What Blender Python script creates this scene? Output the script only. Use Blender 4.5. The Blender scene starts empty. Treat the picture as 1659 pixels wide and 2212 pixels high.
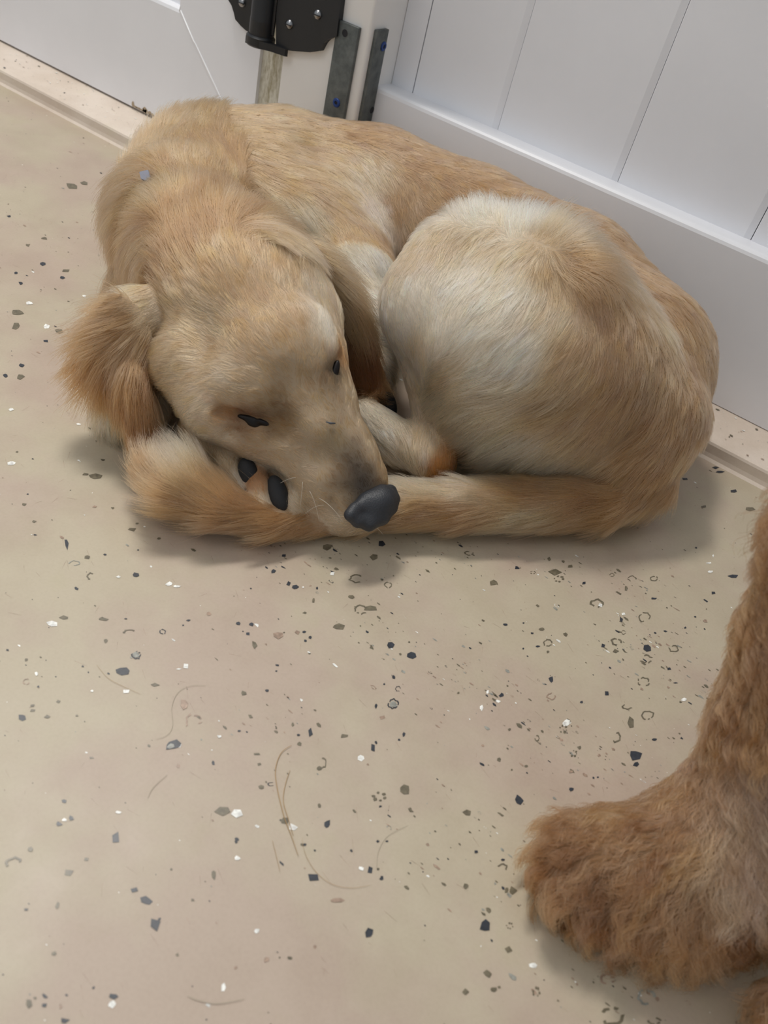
import bpy, math, random
import numpy as np
import openvdb as vdb
from mathutils import Vector, Matrix
from mathutils.bvhtree import BVHTree
from mathutils.kdtree import KDTree

# ------------------------------------------------------------------ camera, world, lights, exposure
RCW = np.array([[0.8033036439520314, -0.5095939408600275, 0.3082487162211187],
                [0.5562661800680478, 0.4570756396020462, -0.6940099398384887],
                [0.21277028111492255, 0.7289690494944878, 0.6506404017221415]])
CAM = np.array([0.45518664, -0.9926188, 0.50441608])
FPX, CX, CY = 1802.6, 829.5, 1106.0
scene = bpy.context.scene
cd = bpy.data.cameras.new('camera')
cam = bpy.data.objects.new('camera', cd)
scene.collection.objects.link(cam)
M = Matrix([list(RCW[i]) + [CAM[i]] for i in range(3)] + [[0, 0, 0, 1]])
cam.matrix_world = M
cd.sensor_fit = 'AUTO'
cd.sensor_width = 36
cd.lens = FPX / 2212 * 36
cd.clip_start = 0.02
cd.dof.use_dof = True
cd.dof.focus_distance = 0.80
cd.dof.aperture_fstop = 9.2
scene.camera = cam

world = bpy.data.worlds.new('world')
scene.world = world
world.use_nodes = True
bg = world.node_tree.nodes['Background']
bg.inputs[0].default_value = (0.90, 0.96, 1.0, 1)
bg.inputs[1].default_value = 0.46

def area(name, loc, target, size, size_y, power, col):
    ld = bpy.data.lights.new(name, 'AREA')
    ld.shape = 'RECTANGLE'
    ld.size, ld.size_y, ld.energy, ld.color = size, size_y, power, col
    o = bpy.data.objects.new(name, ld)
    scene.collection.objects.link(o)
    o.location = loc
    o.rotation_euler = (Vector(target) - Vector(loc)).to_track_quat('-Z', 'Y').to_euler()
    return o
area('ceiling_light', (-0.75, -0.08, 2.4), (0, -0.3, 0), 0.9, 0.30, 46, (1.0, 0.965, 0.91))
area('ceiling_light', (-0.6, -2.2, 2.35), (0, -0.3, 0), 1.2, 0.6, 8, (1.0, 0.97, 0.94))

scene.view_settings.view_transform = 'Standard'
scene.view_settings.look = 'None'
scene.view_settings.exposure = 0.08
scene.view_settings.gamma = 1.0
scene.view_settings.use_curve_mapping = False
scene.cycles.max_bounces = 7
scene.cycles.diffuse_bounces = 3
scene.cycles.glossy_bounces = 3
scene.cycles.transmission_bounces = 6
scene.cycles.transparent_max_bounces = 4
scene.cycles.use_adaptive_sampling = True
scene.cycles.adaptive_threshold = 0.03

# ------------------------------------------------------------------ helpers
rng = np.random.default_rng(7)
random.seed(7)
def ray(px, py):
    return RCW @ np.array([(px - CX) / FPX, -(py - CY) / FPX, -1.0])
def at(px, py, z=0.0):
    d = ray(px, py)
    return CAM + d * (z - CAM[2]) / d[2]
def at_y(px, py, y=0.0):
    d = ray(px, py)
    return CAM + d * (y - CAM[1]) / d[1]
def at_x(px, py, x):
    d = ray(px, py)
    return CAM + d * (x - CAM[0]) / d[0]
def lin(*c):
    return tuple(((v / 255) / 12.92 if v / 255 <= 0.04045 else ((v / 255 + 0.055) / 1.055) ** 2.4) for v in c)

def material(name, col=(0.8, 0.8, 0.8), rough=0.5, metal=0.0, spec=0.5):
    m = bpy.data.materials.new(name)
    m.use_nodes = True
    b = m.node_tree.nodes['Principled BSDF']
    b.inputs['Base Color'].default_value = (*col, 1)
    b.inputs['Roughness'].default_value = rough
    b.inputs['Metallic'].default_value = metal
    b.inputs['Specular IOR Level'].default_value = spec
    return m, m.node_tree, b

def noise_node(nt, scale, detail=4, rough=0.55, vec=None):
    n = nt.nodes.new('ShaderNodeTexNoise')
    n.inputs['Scale'].default_value = scale
    n.inputs['Detail'].default_value = detail
    n.inputs['Roughness'].default_value = rough
    if vec is None:
        t = nt.nodes.new('ShaderNodeTexCoord')
        vec = t.outputs['Object']
    nt.links.new(vec, n.inputs['Vector'])
    return n
def ramp(nt, fac, stops):
    r = nt.nodes.new('ShaderNodeValToRGB')
    e = r.color_ramp.elements
    while len(e) < len(stops):
        e.new(0.5)
    for i, (p, c) in enumerate(stops):
        e[i].position = p
        e[i].color = (*c, 1) if len(c) == 3 else c
    nt.links.new(fac, r.inputs[0])
    return r
def mix(nt, fac, a, b, mode='MIX'):
    m = nt.nodes.new('ShaderNodeMix')
    m.data_type = 'RGBA'
    m.blend_type = mode
    for s, v in ((m.inputs[0], fac), (m.inputs[6], a), (m.inputs[7], b)):
        if isinstance(v, (int, float)):
            s.default_value = v
        elif isinstance(v, tuple):
            s.default_value = (*v, 1) if len(v) == 3 else v
        else:
            nt.links.new(v, s)
    return m.outputs[2]
def bump(nt, b, h, strength=0.2, dist=0.001):
    n = nt.nodes.new('ShaderNodeBump')
    n.inputs['Strength'].default_value = strength
    n.inputs['Distance'].default_value = dist
    nt.links.new(h, n.inputs['Height'])
    nt.links.new(n.outputs[0], b.inputs['Normal'])

class MB:
    def __init__(s):
        s.v, s.f, s.m = [], [], []
    def poly(s, pts, mi=0):
        k = len(s.v)
        s.v += [tuple(map(float, p)) for p in pts]
        s.f.append(tuple(range(k, k + len(pts))))
        s.m.append(mi)
    def box(s, a, b, mi=0, bev=0.0):
        x0, y0, z0 = a
        x1, y1, z1 = b
        if bev <= 0:
            k = len(s.v)
            s.v += [(x, y, z) for z in (z0, z1) for x, y in ((x0, y0), (x1, y0), (x1, y1), (x0, y1))]
            for f in ((3, 2, 1, 0), (4, 5, 6, 7), (0, 1, 5, 4), (1, 2, 6, 5), (2, 3, 7, 6), (3, 0, 4, 7)):
                s.f.append(tuple(k + i for i in f))
                s.m.append(mi)
            return
        import bmesh
        bm = bmesh.new()
        bmesh.ops.create_cube(bm, size=1)
        for v in bm.verts:
            v.co = Vector(((x0 + x1) / 2 + v.co.x * (x1 - x0), (y0 + y1) / 2 + v.co.y * (y1 - y0), (z0 + z1) / 2 + v.co.z * (z1 - z0)))
        bmesh.ops.bevel(bm, geom=bm.edges[:], offset=bev, segments=3, profile=0.5, affect='EDGES')
        s.add_bm(bm, mi)
    def add_bm(s, bm, mi=0):
        k = len(s.v)
        bm.verts.index_update()
        s.v += [tuple(v.co) for v in bm.verts]
        for f in bm.faces:
            s.f.append(tuple(k + v.index for v in f.verts))
            s.m.append(mi)
        bm.free()
    def lathe(s, c, axis, prof, n=28, mi=0):      # prof: (distance along axis, radius)
        a = Vector(axis).normalized()
        u = a.orthogonal().normalized()
        w = a.cross(u)
        k = len(s.v)
        for (h, r) in prof:
            for i in range(n):
                t = 2 * math.pi * i / n
                s.v.append(tuple(Vector(c) + a * h + (u * math.cos(t) + w * math.sin(t)) * r))
        for j in range(len(prof) - 1):
            for i in range(n):
                q = (k + j * n + i, k + j * n + (i + 1) % n, k + (j + 1) * n + (i + 1) % n, k + (j + 1) * n + i)
                s.f.append(q)
                s.m.append(mi)
        s.f.append(tuple(k + i for i in range(n))[::-1]); s.m.append(mi)
        s.f.append(tuple(k + (len(prof) - 1) * n + i for i in range(n))); s.m.append(mi)
    def prism(s, pts, d, mi=0):                   # pts: outline in 3D, d: extrusion vector
        k = len(s.v)
        n = len(pts)
        s.v += [tuple(p) for p in pts] + [tuple(np.array(p) + np.array(d)) for p in pts]
        s.f.append(tuple(range(k, k + n)))
        s.f.append(tuple(range(k + 2 * n - 1, k + n - 1, -1)))
        s.m += [mi, mi]
        for i in range(n):
            j = (i + 1) % n
            s.f.append((k + i, k + n + i, k + n + j, k + j))
            s.m.append(mi)
    def tube(s, pts, radii, n=8, mi=0):
        pts = [Vector(p) for p in pts]
        k = len(s.v)
        m = len(pts)
        up = Vector((0.13, 0.2, 1)).normalized()
        for i, p in enumerate(pts):
            t = (pts[min(i + 1, m - 1)] - pts[max(i - 1, 0)]).normalized()
            u = t.cross(up)
            u = u.normalized() if u.length > 1e-6 else t.orthogonal().normalized()
            w = t.cross(u)
            r = radii[i] if hasattr(radii, '__len__') else radii
            for a in range(n):
                th = 2 * math.pi * a / n
                s.v.append(tuple(p + (u * math.cos(th) + w * math.sin(th)) * r))
        for i in range(m - 1):
            for a in range(n):
                s.f.append((k + i * n + a, k + i * n + (a + 1) % n, k + (i + 1) * n + (a + 1) % n, k + (i + 1) * n + a))
                s.m.append(mi)
        s.f.append(tuple(k + a for a in range(n))[::-1]); s.m.append(mi)
        s.f.append(tuple(k + (m - 1) * n + a for a in range(n))); s.m.append(mi)
    def build(s, name, mats, parent=None, smooth=False, flat_angle=None):
        me = bpy.data.meshes.new(name)
        me.from_pydata(s.v, [], s.f)
        for m in (mats if isinstance(mats, (list, tuple)) else [mats]):
            me.materials.append(m)
        me.polygons.foreach_set('material_index', s.m)
        import bmesh
        bm = bmesh.new(); bm.from_mesh(me)
        bmesh.ops.recalc_face_normals(bm, faces=bm.faces[:])
        bm.to_mesh(me); bm.free()
        if smooth:
            me.polygons.foreach_set('use_smooth', [True] * len(me.polygons))
            if flat_angle:
                me.set_sharp_from_angle(angle=math.radians(flat_angle))
        me.update()
        o = bpy.data.objects.new(name, me)
        scene.collection.objects.link(o)
        if parent:
            o.parent = parent
            bpy.context.view_layer.update()
            o.matrix_parent_inverse = parent.matrix_world.inverted()
        return o
def empty(name, loc):
    o = bpy.data.objects.new(name, None)
    scene.collection.objects.link(o)
    o.location = loc
    o.empty_display_size = 0.05
    return o
def tag(o, label=None, cat=None, group=None, kind=None):
    if label: o['label'] = label
    if cat: o['category'] = cat
    if group: o['group'] = group
    if kind: o['kind'] = kind
    return o

# ------------------------------------------------------------------ materials of the setting
def floor_material(name, base, light):
    m, nt, b = material(name, base, 0.42, 0, 0.35)
    n1 = noise_node(nt, 5.5, 5, 0.6)
    n2 = noise_node(nt, 17, 4, 0.6)
    r1 = ramp(nt, n1.outputs['Fac'], [(0.42, base), (0.58, light)])
    r2 = ramp(nt, n2.outputs['Fac'], [(0.35, (0.90, 0.88, 0.86)), (0.6, (1, 1, 1)), (0.75, (0.96, 0.99, 0.92))])
    c = mix(nt, 0.7, r1.outputs[0], r2.outputs[0], 'MULTIPLY')
    n3 = noise_node(nt, 420, 2, 0.5)
    r3 = ramp(nt, n3.outputs['Fac'], [(0.3, (0.93, 0.92, 0.91)), (0.6, (1, 1, 1))])
    c = mix(nt, 0.5, c, r3.outputs[0], 'MULTIPLY')
    nt.links.new(c, b.inputs['Base Color'])
    bump(nt, b, n2.outputs['Fac'], 0.12, 0.002)
    rr = ramp(nt, n2.outputs['Fac'], [(0.3, (0.36,) * 3), (0.7, (0.52,) * 3)])
    nt.links.new(rr.outputs[0], b.inputs['Roughness'])
    return m
M_floor = floor_material('epoxy_floor', lin(186, 168, 152), lin(190, 178, 156))
M_curb = floor_material('epoxy_curb', lin(222, 206, 190), lin(230, 216, 202))
def chipmat(name, c, rough=0.35):
    m, nt, b = material(name, c, rough, 0, 0.4)
    n = noise_node(nt, 260, 2)
    r = ramp(nt, n.outputs['Fac'], [(0.35, tuple(v * 0.75 for v in c)), (0.65, tuple(min(1, v * 1.2) for v in c))])
    nt.links.new(r.outputs[0], b.inputs['Base Color'])
    return m
CHIPS = [chipmat('chip_dark', lin(52, 56, 64)), chipmat('chip_olive', lin(112, 104, 86)),
         chipmat('chip_white', lin(238, 236, 230)), chipmat('chip_pink', lin(164, 140, 122)),
         chipmat('chip_grey', lin(150, 150, 142))]

def vinyl(name, c, dirt=False):
    m, nt, b = material(name, c, 0.38, 0, 0.45)
    n = noise_node(nt, 900, 2, 0.5)
    bump(nt, b, n.outputs['Fac'], 0.10, 0.0004)
    g = noise_node(nt, 7, 4, 0.6)
    r = ramp(nt, g.outputs['Fac'], [(0.35, tuple(v * 0.965 for v in c)), (0.65, c)])
    col = r.outputs[0]
    if dirt:
        t = nt.nodes.new('ShaderNodeTexCoord')
        mp = nt.nodes.new('ShaderNodeMapping')
        mp.inputs['Scale'].default_value = (90, 90, 26)
        nt.links.new(t.outputs['Object'], mp.inputs[0])
        d = noise_node(nt, 1.0, 5, 0.7, mp.outputs[0])
        rd = ramp(nt, d.outputs['Fac'], [(0.45, (1, 1, 1)), (0.62, lin(178, 168, 140)), (0.75, lin(120, 108, 78))])
        col = mix(nt, 0.85, col, rd.outputs[0], 'MULTIPLY')
    nt.links.new(col, b.inputs['Base Color'])
    return m
M_vinyl = vinyl('white_vinyl', lin(238, 238, 242))
M_vinyl_warm = vinyl('warm_white_vinyl', lin(240, 238, 236))
M_dirty = vinyl('soiled_vinyl', lin(214, 210, 196), True)
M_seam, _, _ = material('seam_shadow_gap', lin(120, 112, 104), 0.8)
M_bead, _, _ = material('weld_bead', lin(246, 246, 248), 0.35)

# ------------------------------------------------------------------ floor with its chips
CURB_Z, CURB_Y = 0.022, -0.085
fl = MB()
fl.poly([(-5.0, -4.0, 0), (3.2, -4.0, 0), (3.2, CURB_Y + 0.006, 0), (-5.0, CURB_Y + 0.006, 0)], 0)
def chip_poly(mb, c, ux, uy, rx, ry, kind, mi, z):
    c = np.array(c, float)
    def put(pts, mi=mi):
        mb.poly([(*(c[:2] + ux * a + uy * b_)[:2], z) for a, b_ in pts], mi)
    n = random.randint(4, 7)
    if kind == 'ring' or kind == 'arc':
        N = 16
        ph = random.random() * 6.28
        rr = [1 + random.uniform(-.18, .18) for _ in range(N)]
        gap = random.randint(1, 3) if kind == 'ring' else 7
        th = random.uniform(.2, .34)
        for i in range(N - gap):
            if kind == 'ring' and random.random() < .12:
                continue
            q = []
            for (k, s) in ((i, 1), (i + 1, 1), (i + 1, 1 - th), (i, 1 - th)):
                a = ph + 6.283 * k / N
                f = rr[k % N] * s
                q.append((rx * f * math.cos(a), ry * f * math.sin(a)))
            put(q)
    elif kind == 'cluster':
        for i in range(6):
            a = i * 1.05 + random.random() * .5
            ox, oy = rx * .7 * math.cos(a), ry * .7 * math.sin(a)
            s = random.uniform(.16, .34)
            m = 5
            b0 = random.random() * 6
            put([(ox + rx * s * math.cos(b0 + 6.283 * k / m) * random.uniform(.6, 1.2), oy + ry * s * math.sin(b0 + 6.283 * k / m) * random.uniform(.6, 1.2)) for k in range(m)])
    else:
        a0 = random.random() * 6.28
        put([(rx * math.cos(a0 + 6.283 * k / n) * (f := random.uniform(.62, 1.28)), ry * math.sin(a0 + 6.283 * k / n) * f) for k in range(n)])
MI = {'d': 1, 'b': 2, 'w': 3, 'p': 4, 'g': 5}
CH_LEFT = """265 137 8 22 d;523 80 22 8 b;140 103 8 4 d;545 58 8 4 b;347 190 15 9 b;297 215 22 10 gr;362 267 18 14 ba;540 264 16 9 d;473 270 12 6 w;672 298 14 8 w;703 308 14 6 w;550 163 6 4 d;632 118 8 4 b;1130 185 9 6 d;1088 248 12 9 d;1150 297 9 12 d;1175 312 14 9 d;1207 311 6 4 w;1263 316 4 5 d;1340 238 9 6 b;1322 257 10 8 w;1418 277 26 16 br;1545 302 14 12 br;1490 190 16 12 b;1302 152 20 14 b;1520 137 15 10 d;1400 350 14 6 b;1435 400 26 18 br;1475 395 24 12 b;1343 468 24 12 b;1248 363 6 8 b;1215 413 9 5 b;1210 490 8 5 d;1235 510 9 7 d;1216 525 6 5 d;1183 490 14 8 p;1107 500 24 14 p;1013 540 12 15 b;948 456 9 7 d;1002 460 9 7 d;833 417 9 7 p;752 443 9 4 d;730 463 5 4 d;648 488 12 10 dr;501 437 8 3 d;515 488 24 8 ba;410 438 20 7 b;258 433 18 8 b;205 458 22 12 w;422 526 9 8 b;543 582 18 16 dr;543 582 14 12 g;488 645 28 15 d;615 700 17 8 b;503 727 14 8 w;740 625 10 10 w;712 637 10 4 w;365 725 6 5 w;145 655 7 10 w;105 600 8 6 b;162 590 5 4 b;330 627 5 4 d;352 650 4 3 d;153 707 5 4 d;105 687 14 12 pr;232 766 10 8 b;128 782 10 5 b;132 802 12 6 b;90 829 14 14 d;190 828 12 7 b;307 823 6 4 b;692 940 40 20 d;710 938 14 15 w;680 945 13 11 g;735 778 18 22 p;770 845 30 28 pr;875 906 12 8 w;952 883 8 5 d;1165 857 6 10 b;1235 888 9 20 d;1187 900 7 5 d;1190 935 10 9 b;1063 723 10 7 d;970 733 14 8 b;1103 622 9 4 d;1100 645 6 3 d;1200 760 7 6 w;1555 541 18 15 d;1637 585 18 14 d;1565 776 20 20 dr;1565 776 16 16 g;1585 716 10 10 dr;1568 670 8 7 d;1530 697 7 5 d;1497 784 7 9 d;1523 830 16 8 p;1485 950 10 18 d;1497 929 6 6 d;1608 898 6 10 d;1437 990 14 11 w;1370 903 14 8 b;1285 1010 14 20 ba;1270 1032 10 7 b;1022 975 16 5 b;1033 1015 12 8 b;848 1010 8 13 d;710 1023 7 7 p;1085 1095 18 8 da;1040 1108 11 8 b;365 990 10 5 b;345 970 6 4 w;255 1162 10 8 d;283 1230 12 10 d;235 1255 12 10 d;255 1238 10 6 w;458 1310 18 25 d;890 1200 34 20 b;943 1211 20 16 w;472 1208 10 7 w;1302 1255 14 18 d;1272 1180 7 8 b;1613 1117 20 17 b;1510 1145 30 22 bc;1515 1184 7 5 d;1135 1240 20 12 b;1165 1265 18 12 w;1117 1238 5 5 d;1213 1336 8 6 d;1253 1360 5 4 d;1503 1323 7 6 d;1540 1323 6 4 d;1475 1437 12 18 d;1520 1469 9 8 d;1437 1431 12 10 w;1250 1467 26 18 d;850 1455 11 18 b;120 1355 11 10 b;55 1410 34 24 ba;272 1450 22 18 b;345 1395 10 8 b;683 1435 6 5 b;535 1517 18 10 d;583 1560 22 18 d;613 1655 22 24 d;635 1633 8 7 d;768 1556 8 6 b;230 1580 8 14 b;103 1595 9 5 d;945 1390 12 10 w;1023 1680 10 11 w;1472 1690 18 18 d;1340 1560 28 10 p;707 1776 7 7 b;1153 1788 9 7 b;1060 1795 12 10 p;215 1770 12 8 b;890 1905 10 20 w;453 1940 20 10 d;450 1970 18 14 w;115 1970 12 16 b;240 1980 6 12 p;257 2038 18 10 d"""
CH_RIGHT = """25 190 20 8 br;232 252 11 7 d;135 317 17 13 b;300 272 14 8 bc;395 270 24 16 b;412 300 26 15 bc;460 245 14 8 b;432 225 8 5 b;370 215 7 12 b;520 317 9 7 d;575 405 26 18 br;590 412 12 9 w;725 298 18 12 br;640 283 10 7 br;820 298 16 10 br;700 340 7 9 b;1160 289 20 10 d;1077 359 10 7 d;1060 270 14 6 w;1055 232 12 4 w;1075 200 5 7 w;820 385 16 5 d;780 465 26 20 br;680 477 9 12 d;688 450 9 6 w;997 463 6 4 d;1040 480 10 9 p;955 510 6 4 d;868 525 8 4 d;825 532 6 4 d;690 530 10 8 br;660 570 24 16 br;655 612 14 10 b;603 588 9 9 d;792 597 16 14 d;905 600 20 14 br;787 645 26 18 br;340 515 13 7 b;365 575 18 16 br;297 534 9 5 d;180 496 10 6 d;260 489 6 3 d;440 540 10 9 b;365 613 6 6 b;320 590 10 4 d;885 685 10 7 d;775 743 26 20 br;380 731 10 14 d;912 747 12 3 d;618 791 9 10 d;510 830 8 6 d;165 800 10 9 d;105 785 6 9 w;150 825 10 7 w;380 804 20 14 pr;78 853 10 12 w;705 847 20 14 ba;793 885 26 20 br;720 920 14 24 b;950 820 12 8 w;443 918 15 14 w;430 945 20 20 bc;655 980 22 22 ba;822 990 12 7 d;738 1055 26 20 d;745 1095 14 12 d;475 1050 18 16 bc;500 1025 8 9 b;318 985 10 12 br;200 947 6 6 b;155 1075 12 10 b;85 1017 6 5 p;465 1128 9 7 p;270 1105 9 5 b;210 1120 5 4 b;560 1155 6 5 d;580 1152 6 4 d;465 1203 12 9 d;240 1250 16 20 d;18 1305 18 16 b;57 1472 9 7 d;172 1507 9 5 d;170 1540 20 18 ba;215 1640 20 16 b;187 1637 10 12 b;15 1620 12 12 b;95 1790 20 30 d;200 1790 18 16 bc;195 1893 14 16 b;300 1960 16 13 w;107 1995 16 15 b;130 2063 14 11 b;155 2055 8 7 b;315 2075 18 25 bc;10 2075 14 14 b;785 2095 36 32 gr;640 2180 50 36 br;620 2020 30 26 pr;820 2200 30 14 br"""
CH_FULL = """155 402 15 6 b;182 396 9 4 b;37 675 13 5 b;35 705 9 7 b;127 715 8 5 b;62 655 8 4 w;100 706 8 5 w;92 570 7 4 d;25 885 6 4 w;205 1030 16 6 b;186 1025 8 3 b;25 1001 8 5 w;48 790 6 4 d;44 815 8 5 b;142 585 8 3 b;135 600 5 3 d;45 612 5 3 d;98 737 6 3 d;73 1127 6 3 b;52 1090 5 3 b;205 1095 5 3 p;12 812 5 4 d;95 515 7 3 b;60 530 5 3 b;182 640 4 3 w;20 468 5 3 d;35 590 4 3 d;1590 985 12 4 d;1555 1020 9 3 d;1640 1040 10 5 b;1585 1062 9 4 d;1520 1095 8 3 b;1480 1035 7 3 d;1545 1010 8 3 d;1620 1100 10 4 b"""
FOOTPRINTS = []
def chips(txt, sc, ox, oy):
    for row in txt.split(';'):
        x, y, rx, ry, k = row.split()
        x, y, rx, ry = ox + float(x) / sc, oy + float(y) / sc, float(rx) / sc, float(ry) / sc
        c = at(x, y)
        ux = (at(x + 1, y) - c)[:2]
        uy = (at(x, y + 1) - c)[:2]
        chip_poly(fl, c, ux, uy, rx * 1.05, ry * 1.05, {'r': 'ring', 'a': 'arc', 'c': 'cluster'}.get(k[1:], 'c0'), MI[k[0]], 0.0002 + random.random() * 0.0002)
chips(CH_LEFT, 1.8435, 0, 1100)
chips(CH_RIGHT, 1.989, 1000, 1100)
chips(CH_FULL, 1, 0, 0)
EX, EY = np.array([1., 0]), np.array([0, 1.])
for i in range(5200):                              # the fine scatter between them
    x, y = random.uniform(-1.3, 1.3), random.uniform(-1.3, CURB_Y - .004)
    s = 0.0004 + 0.0016 * random.random() ** 4
    k = random.choices([1, 2, 3, 4, 5], [26, 34, 12, 16, 6])[0]
    chip_poly(fl, (x, y), EX, EY, s * random.uniform(.8, 1.7), s * random.uniform(.5, 1.1), 'ring' if random.random() < .08 and s > .0012 else 'c0', k, 0.0002 + random.random() * 0.0001)
for (px, py) in ((1380, 1280), (1400, 1420), (1350, 1380), (980, 1190), (660, 1185), (700, 1200), (1150, 1560), (1340, 2110), (1300, 2060), (980, 1480), (1000, 1440), (560, 1560), (840, 1200), (1250, 1620), (1420, 1700), (950, 1800), (1100, 1860), (1480, 1480), (1200, 1240), (860, 1370)):
    c0 = at(px, py)
    for i in range(34):
        x, y = c0[0] + random.gauss(0, .022), c0[1] + random.gauss(0, .022)
        if y > CURB_Y - .01: continue
        s = 0.0004 + 0.0012 * random.random() ** 2
        chip_poly(fl, (x, y), EX, EY, s * random.uniform(.8, 2.2), s * random.uniform(.4, 1.0), 'ring' if random.random() < .12 else 'c0', random.choices([1, 2, 3, 4, 5], [10, 45, 5, 22, 18])[0], 0.0002)
for i in range(1800):                               # hairline scratches in the coating
    x, y = random.uniform(-.8, 1.0), random.uniform(-1.2, CURB_Y - .01)
    a = random.gauss(-.5, .5)
    L, wd = random.uniform(.002, .011), .00012
    d = np.array([math.cos(a), math.sin(a)]); n_ = np.array([-d[1], d[0]])
    p0, p1 = np.array([x, y]), np.array([x, y]) + d * L
    fl.poly([(*(p0 - n_ * wd), .0001), (*(p1 - n_ * wd * .3), .0001), (*(p1 + n_ * wd * .3), .0001), (*(p0 + n_ * wd), .0001)], 4)
tag(fl.build('floor', [M_floor] + CHIPS), kind='structure')

# curb under the panels, with a small coved foot
cb = MB()
prof = [(CURB_Y - .004, 0.0), (CURB_Y - .001, .003), (CURB_Y, .008), (CURB_Y, CURB_Z - .004), (CURB_Y + .0012, CURB_Z - .0012), (CURB_Y + .004, CURB_Z), (0.075, CURB_Z + 0.001), (0.08, 0)]
cb.prism([(-5.0, y, z) for y, z in prof], (8.2, 0, 0), 0)
for i in range(1100):
    x, y = random.uniform(-1.3, 1.3), random.uniform(CURB_Y + .007, -.002)
    s = 0.0005 + 0.0018 * random.random() ** 3
    chip_poly(cb, (x, y), EX, EY, s * random.uniform(.8, 1.6), s * random.uniform(.5, 1.1), 'c0', random.choices([1, 2, 3, 4, 5], [12, 26, 26, 24, 10])[0], CURB_Z + .0012)
tag(cb.build('baseboard_back', [M_curb] + CHIPS), kind='structure')

# ------------------------------------------------------------------ panel wall, post, gate
BY = 0.0374                                         # face of the boards
pn = MB()
XL, XR = -0.166, 3.2
prof = [(0.0, CURB_Z + .0015), (0.0, .1965), (.0012, .2000), (.004, .2022), (.008, .2028), (BY + .004, .2010), (.11, .2010), (.11, CURB_Z + .0015)]
pn.prism([(XL, y, z) for y, z in prof], (XR - XL, 0, 0), 0)
xs = [XL, -.1315] + [.17 * i for i in range(0, 20)]
xs = [x for x in xs if x < XR] + [XR]
for a, b in zip(xs[:-1], xs[1:]):
    g, ch = .0006, .0085
    z0, z1 = .195, 2.0
    pl = [(a + g, BY + .02), (a + g, BY + .0005), (a + g + .0006, BY), (b - ch, BY), (b - g, BY + .0022), (b - g, BY + .02)]
    if b - a < .05:
        pl = [(a + g, BY + .02), (a + g, BY), (b - g, BY), (b - g, BY + .02)]
    pn.prism([(x, y, z0) for x, y in pl], (0, 0, z1 - z0), 0)
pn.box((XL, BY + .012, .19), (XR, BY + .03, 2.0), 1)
pn.box((XL, 0, 2.0), (XR, .1, 2.15), 0)
tag(pn.build('wall_back', [M_vinyl, M_seam]), kind='structure')

PX0, PX1, PY = -.293, -.166, -.035
po = MB()
po.box((PX0, PY, CURB_Z + .001), (PX1, PY + .127, 2.15), 0, .0035)
post = po.build('gate_post', M_vinyl_warm, smooth=True, flat_angle=40)
tag(post, 'square white vinyl post between the gate and the boarded panel', 'post')

gate = empty('gate', (-.5, 0.03, CURB_Z))
tag(gate, 'white vinyl kennel gate with welded corner seams at upper left', 'gate')
GX1 = -.359
gt = MB()
def wedge(pts, y0=0.0, y1=.045, mi=0):
    gt.prism([(x, y0, z) for x, z in pts], (0, y1 - y0, 0), mi)
GB, GT, GLX = CURB_Z + .004, .1915, -.512
prof = [(.045, GB), (0.0, GB), (0.0, GT - .006), (.0015, GT - .002), (.005, GT), (.045, GT)]
gt.prism([(-1.7, y, z) for y, z in prof], (1.7 + GLX, 0, 0), 0)
wedge([(GLX, GB), (GX1 - .004 + .004 - (0), GB), (GX1, GB), (GX1, 2.0), (GLX, 2.0)])
gt.box((-1.7, .016, GT - .01), (GLX, .03, 2.0), 1)
frame = gt.build('frame', [M_vinyl, M_vinyl], gate)
sm = MB()
seam = [(GLX + .002, GT - .002), (GLX + .030, GT - .0335), (GLX + .0335, GT - .0355)] + [(GLX + .002 + t, GT - .004 - t) for t in (.06, .09, .12, .15, .163)]
sm.tube([(x, -.0002, z) for x, z in seam], [.0008, .0011, .0008, .0012, .0009, .0012, .0010, .0008], 8)
sm.tube([(GLX - .0005, -.0003, GT - .004), (GLX + .0008, -.0003, GT + .004)], .0005, 6)
s_ = sm.build('weld_seam', M_bead, gate, smooth=True)
cr = MB()
for k in range(16):                                  # glue residue along the gate foot
    x = -.602 + k * .0045 + random.uniform(-.002, .002)
    w = random.uniform(.003, .006)
    hgt = random.uniform(.001, .007) * (1 if k < 11 else .4)
    n = 7
    cr.prism([(x + w * math.cos(6.283 * j / n) * random.uniform(.6, 1.1), 0.0, GB + .001 + hgt * .5 + hgt * .7 * math.sin(6.283 * j / n)) for j in range(n)], (0, -.0006, 0), 0)
M_glue, _, _ = material('dried_glue', lin(176, 158, 134), 0.9)
cr.build('glue_residue', M_glue, gate)
jb = MB()
jb.box((GX1 - .004, .006, CURB_Z), (PX0 + .01, .05, 2.0), 0)
tag(jb.build('trim_1', M_dirty), kind='structure')

wl = MB()
prof = [(0.0, CURB_Z + .0015), (0.0, .1965), (.0012, .2000), (.004, .2022), (.008, .2028), (BY + .004, .2010), (.11, .2010), (.11, CURB_Z + .0015)]
wl.prism([(-5.0, y, z) for y, z in prof], (3.15, 0, 0), 0)
for i in range(19):
    a, b = -5.0 + .166 * i, -5.0 + .166 * (i + 1)
    wl.prism([(x, y, .195) for x, y in [(a + .0006, BY + .02), (a + .0006, BY), (b - .0085, BY), (b - .0006, BY + .0022), (b - .0006, BY + .02)]], (0, 0, 1.8), 0)
wl.box((-5.0, 0, 1.99), (-1.85, .1, 2.15), 0)
wl.box((-1.85, -.035, CURB_Z), (-1.72, .092, 2.15), 0, .0035)
tag(wl.build('wall_left', [M_vinyl]), kind='structure')

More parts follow.
